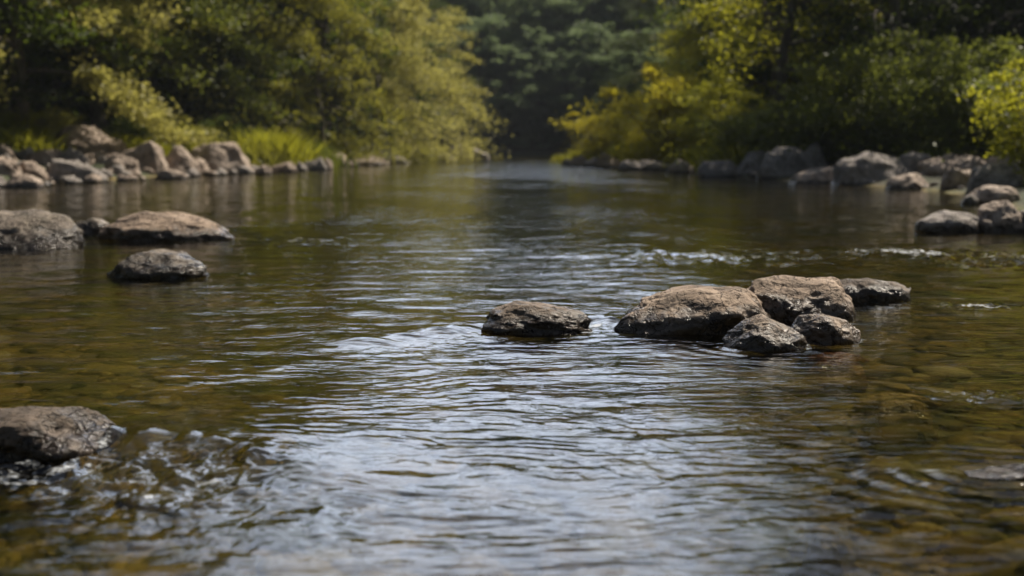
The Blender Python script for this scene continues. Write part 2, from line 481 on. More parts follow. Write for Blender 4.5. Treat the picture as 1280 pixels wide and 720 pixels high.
# --- rocky spit on the right
SPIT = 'rocks of the spit at the right edge'
rock_px(1146, 1224, 263, 291, M_BANKG, 141, 'dark low rock at the left tip of the right-hand spit', 0.7, 7, 5, group=SPIT)
rock_px(1219, 1276, 250, 291, M_BANK, 142, 'blocky rock with a pale top at the water end of the right-hand spit', 0.9, 7, 5, group=SPIT)
rock_px(1213, 1273, 231, 256, M_BANK, 143, 'flat pale slab in the middle of the right-hand spit', 0.8, 7, 5, group=SPIT)
rock_px(1264, 1320, 262, 292, M_BANKG, 144, 'grey rock cut by the right edge beside the blocky pale-topped one', 0.9, 7, 5, group=SPIT)
rock_px(1200, 1222, 243, 257, M_BANKG, 145, 'little dark stone left of the flat pale slab on the spit', 0.9, 7, 4, group=SPIT)
# --- right bank
RB = 'boulders along the right bank'
for x0, x1, yt, yb, mt, lab in [
    (1215, 1271, 203, 235, M_BANKG, 'domed grey boulder above the flat slab at the head of the spit'),
    (1163, 1241, 192, 218, M_BANK, 'long tan slab lying behind the domed grey boulder on the right bank'),
    (1181, 1217, 209, 235, M_BANK, 'pinkish squarish rock left of the domed grey boulder'),
    (1112, 1155, 216, 237, M_BANK, 'pale pinkish rock at the water in front of the long grey whaleback'),
    (1240, 1300, 189, 210, M_BANK, 'tan rock under the yellow-green shrub at the right edge'),
    (1048, 1133, 189, 228, M_BANKG, 'long grey whaleback boulder at the middle of the right bank'),
    (1126, 1165, 190, 216, M_BANKG, 'rounded dark grey boulder right of the long whaleback'),
    (993, 1057, 208, 230, M_BANK, 'low tapering tan rock left of the whaleback, touching the water'),
    (1004, 1034, 178, 214, M_BANKG, 'upright blue-grey boulder, right one of the leaning pair'),
    (953, 1010, 183, 220, M_BANKG, 'big leaning blue-grey boulder with a dark left side'),
    (922, 962, 188, 216, M_BANKG, 'dark boulder with a pale ledge, left of the leaning pair'),
    (877, 917, 200, 222, M_BANKG, 'greyish rock at the water below the yellow-green shrub'),
    (895, 920, 197, 213, M_BANK, 'small tan rock behind the greyish one below the yellow-green shrub'),
    (871, 886, 196, 210, M_BANK, 'small pale upright stone between two bank rocks under the yellow tree'),
    (838, 874, 198, 216, M_BANK, 'pinkish low rock at the water under the yellow tree'),
    (798, 840, 200, 213, M_BANKG, 'flat dark rock in the shade of the yellow tree'),
    (775, 802, 200, 213, M_BANKG, 'dark lump of rock right of the brightest stone on the far right bank'),
    (749, 778, 190, 210, M_BANK, 'brightest cream stone on the point below the yellow bush'),
    (733, 751, 197, 209, M_BANKG, 'small dark stone left of the brightest cream stone'),
    (716, 734, 194, 208, M_BANK, 'pinkish stone near the tip of the far right point'),
    (704, 718, 198, 207, M_BANKG, 'grey stone at the very tip of the far right point'),
]:
    rock_px(x0, x1, yt, yb, mt, int(x0 * 3 + yt), lab, 0.8, 12, 5, group=RB, ground=True, sink=0.5)
# --- left bank
LB = 'boulders heaped on the left bank'
for x0, x1, yt, yb, mt, lab in [
    (73, 144, 156, 192, M_BANK, 'largest pale boulder topping the heap on the left bank'),
    (153, 202, 176, 213, M_BANK, 'big boulder with a slanting face in the middle of the left heap'),
    (239, 307, 177, 217, M_BANK, 'big rounded boulder ending the left heap at its right, dark underneath'),
    (198, 243, 182, 217, M_BANK, 'squat brown boulder just left of the big rounded end boulder'),
    (62, 118, 198, 228, M_BANKG, 'dark wedge-shaped boulder near the water in the left heap'),
    (27, 56, 201, 223, M_BANK, 'round pale boulder left of the dark wedge-shaped one'),
    (-12, 24, 194, 219, M_BANK, 'round boulder cut by the left edge on the left bank'),
    (14, 55, 217, 235, M_BANK, 'flat pale slab at the water at the left end of the heap'),
    (-15, 12, 218, 234, M_BANKG, 'low stone at the water cut by the left edge'),
    (136, 168, 191, 216, M_BANK, 'boulder with a lit shoulder left of the slanting-faced one'),
    (71, 105, 184, 208, M_BANKG, 'shaded boulder right below the largest pale one'),
    (41, 78, 186, 206, M_BANK, 'leaning pale slab left of the shaded boulder under the largest one'),
    (-10, 16, 180, 197, M_BANK, 'top stone at the left edge of the left heap'),
    (139, 161, 176, 193, M_BANK, 'small stone wedged between the largest boulder and the slanting-faced one'),
    (199, 231, 211, 224, M_BANK, 'flat pale stone at the water under the squat brown boulder'),
    (232, 259, 197, 216, M_BANK, 'small rounded stone in front of the big rounded end boulder'),
    (114, 138, 189, 204, M_BANK, 'small boulder under the right end of the largest one'),
    (22, 45, 184, 198, M_BANKG, 'small grey stone high at the left of the heap'),
    (196, 232, 179, 198, M_BANKG, 'grey stone behind the squat brown boulder'),
    (322, 338, 206, 218, M_BANK, 'pale stone alone at the water right of the heap'),
    (342, 369, 202, 216, M_BANK, 'wide pale stone under the bright grass clump'),
    (369, 383, 202, 214, M_BANKG, 'little grey stone between two pale ones below the grass clump'),
    (382, 404, 196, 213, M_BANKG, 'dark round stone right of the bright grass clump'),
    (400, 414, 198, 212, M_BANK, 'narrow pale stone beside the dark round one'),
    (412, 438, 191, 208, M_BANK, 'tilted pale stone where the left bank turns away'),
    (439, 479, 194, 206, M_BANK, 'flat tan stone farthest along the lit left bank'),
    (482, 512, 195, 204, M_BANKG, 'low dark stone under the hanging pale tree'),
    (562, 606, 181, 201, M_BANKG, 'dark boulder at the far bend with a pale right edge'),
    (540, 566, 191, 202, M_BANKG, 'small dark rock left of the boulder at the far bend'),
]:
    rock_px(x0, x1, yt, yb, mt, int(x0 * 5 + yt + 900), lab, 0.85, 12, 5, group=LB, ground=True, sink=0.5)
# small rubble between the boulders: nothing tells these apart
rng = np.random.default_rng(77)
rub_me = []
for k in range(5):
    p, F = rock_shape(300 + k, 3)
    rub_me.append((p, F))
rub_meshes = []
for k, (p, F) in enumerate(rub_me):
    for mm in (M_BANK, M_BANKG):
        me = mesh_np('stone', p * 0.5, F); me.materials.append(mm); rub_meshes.append(me)
for k in range(120):
    px = rng.uniform(-5, 330) if k < 95 else rng.uniform(300, 480)
    py = rng.uniform(196, 233) if k < 95 else rng.uniform(203, 214)
    py = min(py, 233 - 0.062 * max(px - 30, 0)) + 1
    g = on_ground(px, py)
    s = (rng.uniform(11, 25) if k < 95 else rng.uniform(5, 11)) / FPX * g[1]
    o = obj('stone', rub_meshes[rng.integers(len(rub_meshes))], None, loc=(g[0], g[1], g[2] + 0.12 * s))
    o.scale = (s, s * rng.uniform(.7, 1), s * rng.uniform(.5, .8)); o.rotation_euler = (0, 0, rng.uniform(0, 6.28))
    tag(o, 'small pale stone filling a gap between the boulders of the left bank', 'stone', 'small stones between the left boulders')
for k in range(46):
    px = rng.uniform(720, 1260)
    py = np.interp(px, [720, 840, 1000, 1150, 1260], [207, 214, 228, 234, 246]) - rng.uniform(0, 12)
    g = on_ground(px, py)
    s = rng.uniform(5, 16) * (0.6 if px < 860 else 1) / FPX * g[1]
    o = obj('stone', rub_meshes[rng.integers(len(rub_meshes))], None, loc=(g[0], g[1], g[2] + 0.12 * s))
    o.scale = (s, s * rng.uniform(.7, 1), s * rng.uniform(.5, .8)); o.rotation_euler = (0, 0, rng.uniform(0, 6.28))
    tag(o, 'small grey-brown stone filling a gap between the boulders of the right bank', 'stone', 'small stones between the right boulders')


# --- stones on the bed, seen through the water
def bed_stone(x0, x1, yc, mat, seed, label, rise=0.06):
    w = on_water((x0 + x1) / 2, yc)
    W = (x1 - x0) / FPX * w[1]
    z = float(terrain(w[0], w[1]))
    o = rock_at('submerged_stone', w[0], w[1], z, W, W * 0.7, max(-z - 0.025, 0.03), mat, seed, 5)
    tag(o, label, 'stone')


bed_stone(1066, 1172, 491, M_GOLD, 211, 'golden flat stone under the water at right, brightest on the bed')
bed_stone(1000, 1085, 440, M_RUST, 212, 'rust-orange stone just under the water in front of the central cluster')
bed_stone(985, 1070, 655, M_GOLD, 213, 'yellow stone on the bed near the lower right corner')
P_V, P_F, off = [], [], 0
shapes = [rock_shape(400 + k, 2, 5) for k in range(6)]
pr = np.random.default_rng(5)
cnt = 0
while cnt < 3400:
    yy = 2.0 * math.exp(pr.uniform(0, 1) * math.log(6.5)); xx = pr.uniform(-0.62, 0.62) * yy
    if yy > 13: continue
    p, F = shapes[pr.integers(6)]
    s = 0.022 * math.exp(pr.exponential(0.55)); s = min(s, 0.17)
    z = float(0)
    a = pr.uniform(0, 6.28); R = np.array([[math.cos(a), -math.sin(a), 0], [math.sin(a), math.cos(a), 0], [0, 0, 1]])
    q = (p * np.array([s, s * pr.uniform(.45, 1), s * pr.uniform(.2, .5)])) @ R.T
    q[:, 0] += xx; q[:, 1] += yy
    P_V.append(q); P_F.append(F + off); off += len(q); cnt += 1
PV = np.concatenate(P_V); PF = np.concatenate(P_F)
cen = np.repeat(np.array([q[:, :2].mean(0) for q in P_V]), len(shapes[0][0]), 0)
PV[:, 2] += terrain(cen[:, 0], cen[:, 1]) + 0.008
pv_top = -0.02
PV[:, 2] = np.minimum(PV[:, 2], pv_top)
me = mesh_np('pebbles', PV, PF)
tintv = np.repeat(pr.uniform(0, 1, len(P_V)), len(shapes[0][0])).astype(np.float32)
at_ = me.attributes.new('pebble_tint', 'FLOAT', 'POINT'); at_.data.foreach_set('value', tintv)
m, nt = new_mat('pebbles')
at = N(nt, 'ShaderNodeAttribute', attribute_name='pebble_tint')
geo = N(nt, 'ShaderNodeNewGeometry')
c = ramp(nt, at.outputs['Fac'], [(0, (0.05, 0.04, 0.012)), (0.3, (0.16, 0.12, 0.03)), (0.6, (0.32, 0.205, 0.045)), (0.85, (0.50, 0.35, 0.09)), (0.95, (0.30, 0.26, 0.15)), (1, (0.60, 0.46, 0.18))])
c = mix_c(nt, 0.6, c, ramp(nt, noise(nt, geo.outputs['Position'], 40, 5), [(0.3, (0.4, 0.4, 0.35)), (0.65, (1.2, 1.2, 1.1))]), 'MULTIPLY')
alg = ramp(nt, noise(nt, geo.outputs['Position'], 1.6, 5), [(0.45, (0, 0, 0)), (0.62, (1, 1, 1))])
c = mix_c(nt, math_n(nt, 'MULTIPLY', alg, 0.8), c, (0.06, 0.08, 0.016))
b = N(nt, 'ShaderNodeBsdfPrincipled'); b.inputs['Roughness'].default_value = 0.8
L(nt, c, b.inputs['Base Color'])
o = N(nt, 'ShaderNodeOutputMaterial'); L(nt, b.outputs[0], o.inputs['Surface'])
tag(obj('pebbles', me, m), 'brown and amber pebbles covering the stream bed', 'pebbles', kind='stuff')

# ------------------------------------------------------------------ water surface (real waves)
th = np.concatenate([np.linspace(-1.25, -0.56, 60, endpoint=False), np.linspace(-0.56, 0.56, 760), np.linspace(0.56, 1.25, 61)[1:]])
rows_px = np.concatenate([np.arange(1450, 730, -6.0), np.arange(730, 215, -1.0), np.arange(215, 197.2, -0.5)])
dist = np.array([on_water(640, p)[1] for p in rows_px])
dist = np.concatenate([[-14, -6, -2, -0.5, 0.2], dist[dist < 123], [124.0]])
DD, TT = np.meshgrid(dist, th, indexing='ij')
WX = TT * np.clip(DD, 9, None) * 1.0
nearm = DD < 9
WX = np.where(nearm, TT * np.clip(DD, 1.6, None), TT * DD)
WX = np.where(DD < 0.5, TT * 9.5, WX)
sidew = np.clip((np.abs(TT) - 0.56) / 0.69, 0, 1)
WX = np.where((DD < 14) & (DD >= 0.5), np.sign(TT) * (np.abs(WX) * (1 - sidew) + sidew * np.maximum(np.abs(WX), 14)), WX)
WY = DD
cell = np.gradient(dist)[:, None] + 0 * WX
cell = np.maximum(cell, 0.0026 * np.abs(DD))

wr = np.random.default_rng(12)
Zw = np.zeros_like(WX)
patch = 0.62 + 0.55 * fbm(WX * 0.35, WY * 0.22, 0, 31, 3)
patch = np.clip(patch, 0.18, 1.5)
patch2 = np.clip(0.75 + 1.1 * fbm(WX * 0.9 + 3, WY * 0.5, 0, 37, 3), 0.1, 1.8)
warp_x = WX + 0.16 * fbm(WX * 1.3, WY * 1.3, 0, 41, 2)
warp_y = WY + 0.16 * fbm(WX * 1.3, WY * 1.3, 5, 43, 2)
for k in range(64):
    lam = math.exp(wr.uniform(math.log(0.05), math.log(0.9)))
    ang = math.pi / 2 + wr.normal() * 0.55
    kx, ky = math.cos(ang) * 2 * math.pi / lam, math.sin(ang) * 2 * math.pi / lam
    slope = 0.0100 * (lam / 0.3) ** 0.05
    amp = slope * lam / (2 * math.pi)
    fade = 1 - sstep(0.18, 0.42, cell / lam)
    ph = kx * warp_x + ky * warp_y + wr.uniform(0, 6.28)
    Zw += amp * np.sin(ph) * fade * (patch if lam > 0.25 else patch2)
Zw += 0.010 * fbm(WX * 0.9, WY * 0.55, 0, 51, 3)

foam = np.zeros_like(WX)  # real foam, plus white painted in for sun glints on the riffles


def streaks(px0, py0, px1, py1, h, up, down, turb, foam_glint, seed):
    """water pouring over a hidden ledge between two points: smooth lip upstream, broken water below"""
    global Zw, foam
    a = on_water(px0, py0); b_ = on_water(px1, py1)
    t = b_ - a; Ln = np.linalg.norm(t); t /= Ln
    n = np.array([-t[1], t[0]])
    if n[1] < 0: n = -n
    rx, ry = WX - a[0], WY - a[1]
    u = rx * t[0] + ry * t[1]; s = rx * n[0] + ry * n[1]
    s = s + 0.05 * fbm(u * 2.6, 0 * u, 0, seed, 2) * min(1, Ln)
    win = sstep(-0.10 * Ln, 0.10 * Ln, u) * (1 - sstep(0.62 * Ln, 1.2 * Ln, u))
    prof = np.where(s > 0, np.exp(-np.clip(s, 0, 50) / up), np.exp(-(np.clip(s, -50, 0) / down) ** 2))
    Zw = Zw + h * win * prof
    # long glassy strands running down the face
    uu = u + 0.55 * s
    fl = fbm(uu * 9, s * 1.6, 0, seed + 2, 2)
    Zw = Zw + win * np.exp(-((s + 0.45 * down) / (1.2 * down)) ** 2) * h * 0.26 * fl
    low = win * np.exp(-((s + 2.4 * down) / (1.5 * down)) ** 2)
    Zw = Zw + low * turb * (fbm(WX * 13, WY * 9, 0, seed + 4, 3, 0.5))
    foam = np.maximum(foam, foam_glint * low * sstep(-0.35, 0.5, fbm(WX * 6, WY * 6, 0, seed + 6, 2)))


def riffle(px, py, hw, hd, turb, foam_glint, seed, f=13):
    global Zw, foam
    a = on_water(px, py)
    g = np.exp(-((WX - a[0]) / hw) ** 2 - ((WY - a[1]) / hd) ** 2)
    ok = 1 - sstep(0.12, 0.3, cell * f / 6)
    Zw = Zw + g * turb * (fbm(WX * f, WY * f * 0.8, 0, seed, 4, 0.55) * ok + fbm(WX * f * .3, WY * f * .25, 0, seed + 1, 2))
    foam = np.maximum(foam, foam_glint * g * (0.45 + 0.75 * sstep(-0.25, 0.6, fbm(WX * 2.6, WY * 2.0, 0, seed + 3, 3))))


streaks(128, 548, 400, 588, 0.048, 0.32, 0.16, 0.013, 0.54, 61)
streaks(425, 428, 610, 402, 0.026, 0.28, 0.13, 0.005, 0.12, 71)
streaks(735, 398, 778, 402, 0.030, 0.15, 0.08, 0.012, 0.8, 81)
riffle(215, 592, 0.34, 0.14, 0.011, 0.50, 91, 16)
riffle(330, 650, 0.45, 0.25, 0.004, 0.05, 93, 9)
riffle(380, 300, 1.0, 0.7, 0.010, 0.35, 95, 9)
riffle(880, 321, 1.9, 1.0, 0.011, 0.36, 97, 9)
riffle(1140, 317, 1.3, 0.60, 0.021, 0.72, 99, 9)  # most of the white here stands in for sun sparkle
riffle(1240, 328, 0.8, 0.7, 0.018, 0.62, 101, 9)  # painted glints towards the right edge
riffle(1200, 380, 0.42, 0.12, 0.016, 0.8, 103, 13)
riffle(1110, 386, 0.16, 0.07, 0.012, 0.9, 105, 14)
riffle(290, 343, 0.25, 0.12, 0.010, 0.3, 107, 13)
riffle(1230, 495, 0.25, 0.14, 0.012, 0.3, 109, 15)
riffle(650, 240, 5.0, 8.0, 0.008, 0.0, 111, 3)
for (cx, cy, W, D, H) in ROCKS:
    if cy < 13 and H > 0:
        rr = np.sqrt(((WX - cx) / (W * 0.5)) ** 2 + ((WY - cy) / (D * 0.5)) ** 2)
        de = (rr - 0.95) * min(W, D) * 0.5
        g = np.exp(-np.clip(de, 0, None) / 0.17) * (de < 1.0)
        Zw = Zw + g * 0.0055 * np.sin(2 * math.pi * de / (0.07 + 0.004 * cy) + 3 * vnoise(WX * 3, WY * 3, 0, 7)) * (1 - sstep(0.2, 0.5, cell / 0.08))
        foam = np.maximum(foam, 0.62 * np.exp(-(np.clip(np.abs(de) - 0.0, 0, None) / 0.03) ** 2) * sstep(-0.5, 0.8, (WX - cx) / W))
Zw = np.where(DD < 1.0, 0.0, Zw)
wme = grid_mesh('water', WX, WY, Zw)
chop = np.exp(-((WX - 0.01 * WY - 0.5) / (2.0 + 0.035 * WY)) ** 2) * sstep(22, 60, WY)
at_ = wme.attributes.new('chop', 'FLOAT', 'POINT'); at_.data.foreach_set('value', chop.ravel().astype(np.float32))
at_ = wme.attributes.new('foam', 'FLOAT', 'POINT'); at_.data.foreach_set('value', foam.ravel().astype(np.float32))

m, nt = new_mat('water')
geo = N(nt, 'ShaderNodeNewGeometry'); P = geo.outputs['Position']
v1 = mapping(nt, P, (0.55, 1.35, 1), (0, 0, 0.06))
h1 = noise(nt, v1, 3.0, 2, 0.5, 0.6)
h2 = noise(nt, mapping(nt, P, (0.65, 1.4, 1), (0, 0, -0.12)), 13.0, 3, 0.5, 0.4)
h3 = noise(nt, P, 48.0, 2, 0.5)
hh = math_n(nt, 'ADD', math_n(nt, 'MULTIPLY', h1, 0.024), math_n(nt, 'MULTIPLY', h2, 0.0072))
hh = math_n(nt, 'ADD', hh, math_n(nt, 'MULTIPLY', h3, 0.0004))
calm = N(nt, 'ShaderNodeMapRange'); calm.inputs['From Min'].default_value = 0.35; calm.inputs['From Max'].default_value = 0.65
calm.inputs['To Min'].default_value = 0.35; calm.inputs['To Max'].default_value = 1.0
L(nt, noise(nt, mapping(nt, P, (0.3, 0.16, 1)), 1.0, 3), calm.inputs['Value'])
bp = N(nt, 'ShaderNodeBump'); bp.inputs['Distance'].default_value = 1.0
cha = N(nt, 'ShaderNodeAttribute', attribute_name='chop')
L(nt, math_n(nt, 'MULTIPLY', hh, math_n(nt, 'MULTIPLY_ADD', cha.outputs['Fac'], 4.0, 1.0)), bp.inputs['Height']); L(nt, calm.outputs['Result'], bp.inputs['Strength'])
fr = N(nt, 'ShaderNodeFresnel'); fr.inputs['IOR'].default_value = 1.333; L(nt, bp.outputs['Normal'], fr.inputs['Normal'])
gl = N(nt, 'ShaderNodeBsdfGlossy'); gl.inputs['Roughness'].default_value = 0.035; gl.inputs['Color'].default_value = (1, 1, 1, 1)
L(nt, bp.outputs['Normal'], gl.inputs['Normal'])
tr = N(nt, 'ShaderNodeBsdfTransparent'); tr.inputs['Color'].default_value = (0.88, 0.87, 0.74, 1)
mx = N(nt, 'ShaderNodeMixShader')
rf = N(nt, 'ShaderNodeBsdfRefraction'); rf.inputs['IOR'].default_value = 1.333; rf.inputs['Roughness'].default_value = 0.02
rf.inputs['Color'].default_value = (0.90, 0.89, 0.78, 1); L(nt, bp.outputs['Normal'], rf.inputs['Normal'])
mt = N(nt, 'ShaderNodeMixShader'); mt.inputs[0].default_value = 0.5
L(nt, tr.outputs[0], mt.inputs[1]); L(nt, rf.outputs[0], mt.inputs[2])
L(nt, fr.outputs[0], mx.inputs[0]); L(nt, mt.outputs[0], mx.inputs[1]); L(nt, gl.outputs[0], mx.inputs[2])
fa = N(nt, 'ShaderNodeAttribute', attribute_name='foam')
fn = math_n(nt, 'ADD', math_n(nt, 'MULTIPLY', noise(nt, mapping(nt, P, (1, 1.6, 1)), 42.0, 5, 0.65, 0.8), 0.5), math_n(nt, 'MULTIPLY', ramp(nt, noise(nt, mapping(nt, P, (1, 1.3, 1)), 9.0, 3, 0.6, 0.5), [(0.35, (0.22, 0.22, 0.22)), (0.65, (0.78, 0.78, 0.78))]), 0.5))
ff = math_n(nt, 'SUBTRACT', math_n(nt, 'ADD', fn, math_n(nt, 'MULTIPLY', fa.outputs['Fac'], 0.42)), 0.72)
ff = math_n(nt, 'MULTIPLY', ff, 6.0, clamp=True)
ff = math_n(nt, 'MULTIPLY', ff, 0.75)
df = N(nt, 'ShaderNodeBsdfDiffuse'); df.inputs['Color'].default_value = (0.62, 0.65, 0.67, 1)  # diffuse white for foam and for the painted glints
mx2 = N(nt, 'ShaderNodeMixShader')
L(nt, ff, mx2.inputs[0]); L(nt, mx.outputs[0], mx2.inputs[1]); L(nt, df.outputs[0], mx2.inputs[2])
o = N(nt, 'ShaderNodeOutputMaterial'); L(nt, mx2.outputs[0], o.inputs['Surface'])
va = N(nt, 'ShaderNodeVolumeAbsorption'); va.inputs['Color'].default_value = (0.48, 0.45, 0.10, 1); va.inputs['Density'].default_value = 1.45
L(nt, va.outputs[0], o.inputs['Volume'])
tag(obj('water', wme, m), kind='structure')


# ------------------------------------------------------------------ foliage
def leaves_mesh(name, C, size, rng, up=0.5, elong=1.9, tint=None):
    """one small bent blade per centre"""
    n = len(C)
    nr = rng.normal(size=(n, 3)); nr[:, 2] = np.abs(nr[:, 2]) + up
    nr /= np.linalg.norm(nr, axis=1)[:, None]
    d = rng.normal(size=(n, 3)); d[:, 2] -= 0.5
    d -= (d * nr).sum(1)[:, None] * nr; d /= np.linalg.norm(d, axis=1)[:, None] + 1e-9
    s = np.cross(nr, d)
    L_ = size * rng.uniform(0.6, 1.35, n)[:, None]; W_ = L_ / elong
    V = np.empty((n, 4, 3))
    V[:, 0] = C - d * L_ * 0.5
    V[:, 1] = C + s * W_ * 0.5 - nr * L_ * 0.06
    V[:, 2] = C + d * L_ * 0.5 - nr * L_ * 0.16
    V[:, 3] = C - s * W_ * 0.5 - nr * L_ * 0.06
    F = np.arange(n * 4).reshape(n, 4)
    me = mesh_np(name, V.reshape(-1, 3), F, smooth=False)
    if tint is None: tint = rng.uniform(0, 1, n)
    a = me.attributes.new('leaf_tint', 'FLOAT', 'FACE'); a.data.foreach_set('value', np.clip(tint, 0, 1).astype(np.float32))
    return me


def tree_meshes(seed, H, R, base, n_leaf, leaf, kind, droop=0.5, limbs=30, trunk_r=0.2, stems=1, up=0.5, spread=0.30, sub_n=7):
    """trunk with limbs, and a crown of leaf sprays hung on the sub-branches"""
    rng = np.random.default_rng(seed)
    TV, TF, off = [], [], 0

    def add(path, rad, seg):
        nonlocal off
        v, f = tube(path, rad, seg); TV.extend(v); TF.extend([tuple(i + off for i in q) for q in f]); off += len(v)
    sprays = []
    for st in range(stems):
        lean = rng.normal(size=2) * (0.04 if stems == 1 else 0.28) * H
        if stems > 1: lean *= min(1.0, R / (0.35 * H))
        zt = np.linspace(0, 1, 9)
        wob = np.cumsum(rng.normal(size=(9, 2)) * 0.012 * H, 0); wob[0] = 0
        Ht = H * (0.93 if stems == 1 else rng.uniform(0.6, 0.95))
        path = np.stack([lean[0] * zt ** 1.3 + wob[:, 0], lean[1] * zt ** 1.3 + wob[:, 1], zt * Ht - 0.25 * (1 - zt)], 1)
        add(path, trunk_r * (1 - 0.85 * zt) * (1 + 0.6 * np.exp(-zt * 14)), 9)
        nl = limbs // stems
        for k in range(nl):
            t = base + (0.98 - base) * ((k + rng.uniform(0, 1)) / nl)
            p0 = np.array([np.interp(t, zt, path[:, i]) for i in range(3)])
            az = k * 2.39996 + rng.normal() * 0.35 + st
            tt = (t - base) / (1 - base)
            ln = R * (0.38 + 0.95 * math.sin(math.pi * min(1, 0.22 + 0.78 * tt)) ** 0.8) * rng.uniform(0.6, 1.12)
            if stems > 1: ln *= 0.7
            rise = (0.20 + 0.55 * tt) * ln; dr = droop * ln * (1.2 - 0.7 * tt)
            s = np.linspace(0, 1, 7)
            dirv = np.array([math.cos(az), math.sin(az)])
            bend = rng.normal() * 0.22
            ang = az + bend * s
            lp = np.stack([p0[0] + np.cos(ang) * ln * s, p0[1] + np.sin(ang) * ln * s, p0[2] + rise * s - dr * s ** 2.1], 1)
            add(lp, trunk_r * 0.36 * (1 - 0.88 * s) * (1 - 0.5 * tt), 5)
            dens = rng.uniform(0.15, 1.0) ** 1.5 * 2
            for j in range(sub_n):
                sj = 0.28 + 0.72 * (j + rng.uniform(0, 1)) / sub_n
                q0 = np.array([np.interp(sj, s, lp[:, i]) for i in range(3)])
                a2 = az + rng.choice([-1, 1]) * rng.uniform(0.4, 1.25)
                l2 = ln * rng.uniform(0.18, 0.42)
                q1 = q0 + np.array([math.cos(a2) * l2, math.sin(a2) * l2, rng.uniform(-0.35, 0.28) * l2 - 0.25 * droop * l2])
                sprays.append((q0, q1, dens * rng.uniform(0.5, 1.3), rng.uniform(0, 1)))
                if H > 3 and j % 2 == 0: add(np.array([q0, (q0 + q1) / 2 + [0, 0, .05 * l2], q1]), np.array([.018, .012, .005]) * H / 14, 4)
    w = np.array([s[2] * (0.3 + np.linalg.norm(s[1] - s[0])) for s in sprays]); w /= w.sum()
    idx = rng.choice(len(sprays), n_leaf, p=w)
    A = np.array([s[0] for s in sprays])[idx]; B = np.array([s[1] for s in sprays])[idx]
    t = rng.uniform(0, 1.12, n_leaf)[:, None]
    ln = np.linalg.norm(B - A, axis=1)[:, None]
    C = A + (B - A) * t + rng.normal(size=(n_leaf, 3)) * np.array([1, 1, 0.5]) * ln * spread
    C[:, 2] -= np.abs(rng.normal(size=n_leaf)) * 0.16 * droop * ln[:, 0]
    ok = C[:, 2] > 0.05
    C = C[ok]; idx = idx[ok]
    tint = 0.55 * np.array([s[3] for s in sprays])[idx] + 0.45 * rng.uniform(0, 1, len(C))
    cm = leaves_mesh('crown', C, leaf, rng, up, 1.9, tint); cm.materials.append(LEAF[kind])
    tm = mesh_np('trunk', TV, TF); tm.materials.append(M_BARK)
    return tm, cm


def plant(name, meshes, x, y, sc, rz, label, cat, group=None, sz=1.0, leaf=None):
    root = bpy.data.objects.new(name, None); col.objects.link(root)
    root.location = (x, y, float(terrain(x, y)) - 0.05); root.rotation_euler = (0, 0, rz); root.scale = (sc, sc, sc * sz)
    tag(root, label, cat, group)
    stem = 'trunk' if cat == 'tree' else 'stem'
    t = obj(stem, meshes[0], None, root); c = obj('crown' if cat == 'tree' else 'foliage', meshes[1], None, root)
    if leaf is not None:
        c.material_slots[0].link = 'OBJECT'; c.material_slots[0].material = LEAF[leaf]
    return root


T_BIG = tree_meshes(1, 17, 6.0, 0.16, 42000, 0.20, 'olive', 0.55, 28, 0.30, spread=0.2)
T_BIG2 = tree_meshes(2, 19, 5.6, 0.17, 42000, 0.20, 'olive', 0.45, 32, 0.28, spread=0.2)
T_HANG = tree_meshes(3, 13, 4.6, 0.12, 38000, 0.19, 'pale', 0.95, 30, 0.22, spread=0.2)
T_TALL = tree_meshes(4, 20, 4.6, 0.26, 36000, 0.21, 'green', 0.35, 30, 0.24, spread=0.22)
T_THIN = tree_meshes(14, 20, 3.6, 0.20, 7500, 0.20, 'lime', 0.45, 30, 0.24, spread=0.35)
T_BACK = tree_meshes(15, 18, 5.5, 0.02, 30000, 0.34, 'deep', 0.5, 40, 0.26, spread=0.4)
T_FAR = tree_meshes(5, 22, 6.5, 0.06, 30000, 0.42, 'far', 0.5, 40, 0.3)
B_YEL = tree_meshes(6, 5.0, 2.4, 0.06, 19000, 0.14, 'yellow', 0.45, 60, 0.05, stems=9, sub_n=5, spread=0.75)
B_GRN = tree_meshes(7, 3.2, 2.2, 0.05, 19000, 0.12, 'green', 0.4, 64, 0.035, stems=10, sub_n=5, spread=0.7)
B_LIM = tree_meshes(8, 3.0, 0.75, 0.05, 9000, 0.095, 'lime', 0.3, 90, 0.022, stems=11, sub_n=4, spread=0.8)
T_YEL = tree_meshes(9, 9.0, 3.4, 0.08, 26000, 0.17, 'yellow', 0.6, 36, 0.14)

LT = 'trees along the left bank'
RT = 'trees along the right bank'
FT = 'trees of the far wood'


def px_xy(px, d):
    return (px - 640) / FPX * d, d


def tree_px(meshes, px, d, sc, rz, label, cat='tree', name='tree', group=None, sz=1.0, leaf=None):
    x, y = px_xy(px, d)
    return plant(name, meshes, x, y, sc, rz, label, cat, group, sz, leaf)


# left bank, front row
tree_px(T_BIG, 25, 43, 1.0, 0.4, 'big olive tree at the left edge with sprays reaching over the boulders', group=LT, leaf='pale')
tree_px(T_HANG, 85, 55, 1.25, 5.0, 'pale tree with drooping sprays behind the largest boulder', group=LT)
tree_px(T_TALL, -60, 35, 1.0, 1.4, 'dark tree cut by the left edge', group=LT)
tree_px(T_BIG2, 185, 54, 0.95, 2.1, 'dull green tree behind the middle of the boulder heap', group=LT, leaf='fresh')
tree_px(T_BIG, 300, 61, 0.85, 3.3, 'yellowish olive tree behind the bright grass clump', group=LT)
tree_px(T_HANG, 400, 67, 0.95, 1.1, 'hanging olive tree where the left bank turns away', group=LT, leaf='olive')
tree_px(T_HANG, 475, 79, 1.0, 4.0, 'pale tree draping down to the water, nearest the far bend', group=LT)
tree_px(T_HANG, 528, 92, 1.05, 2.4, 'pale drooping tree standing last on the left bank', group=LT)
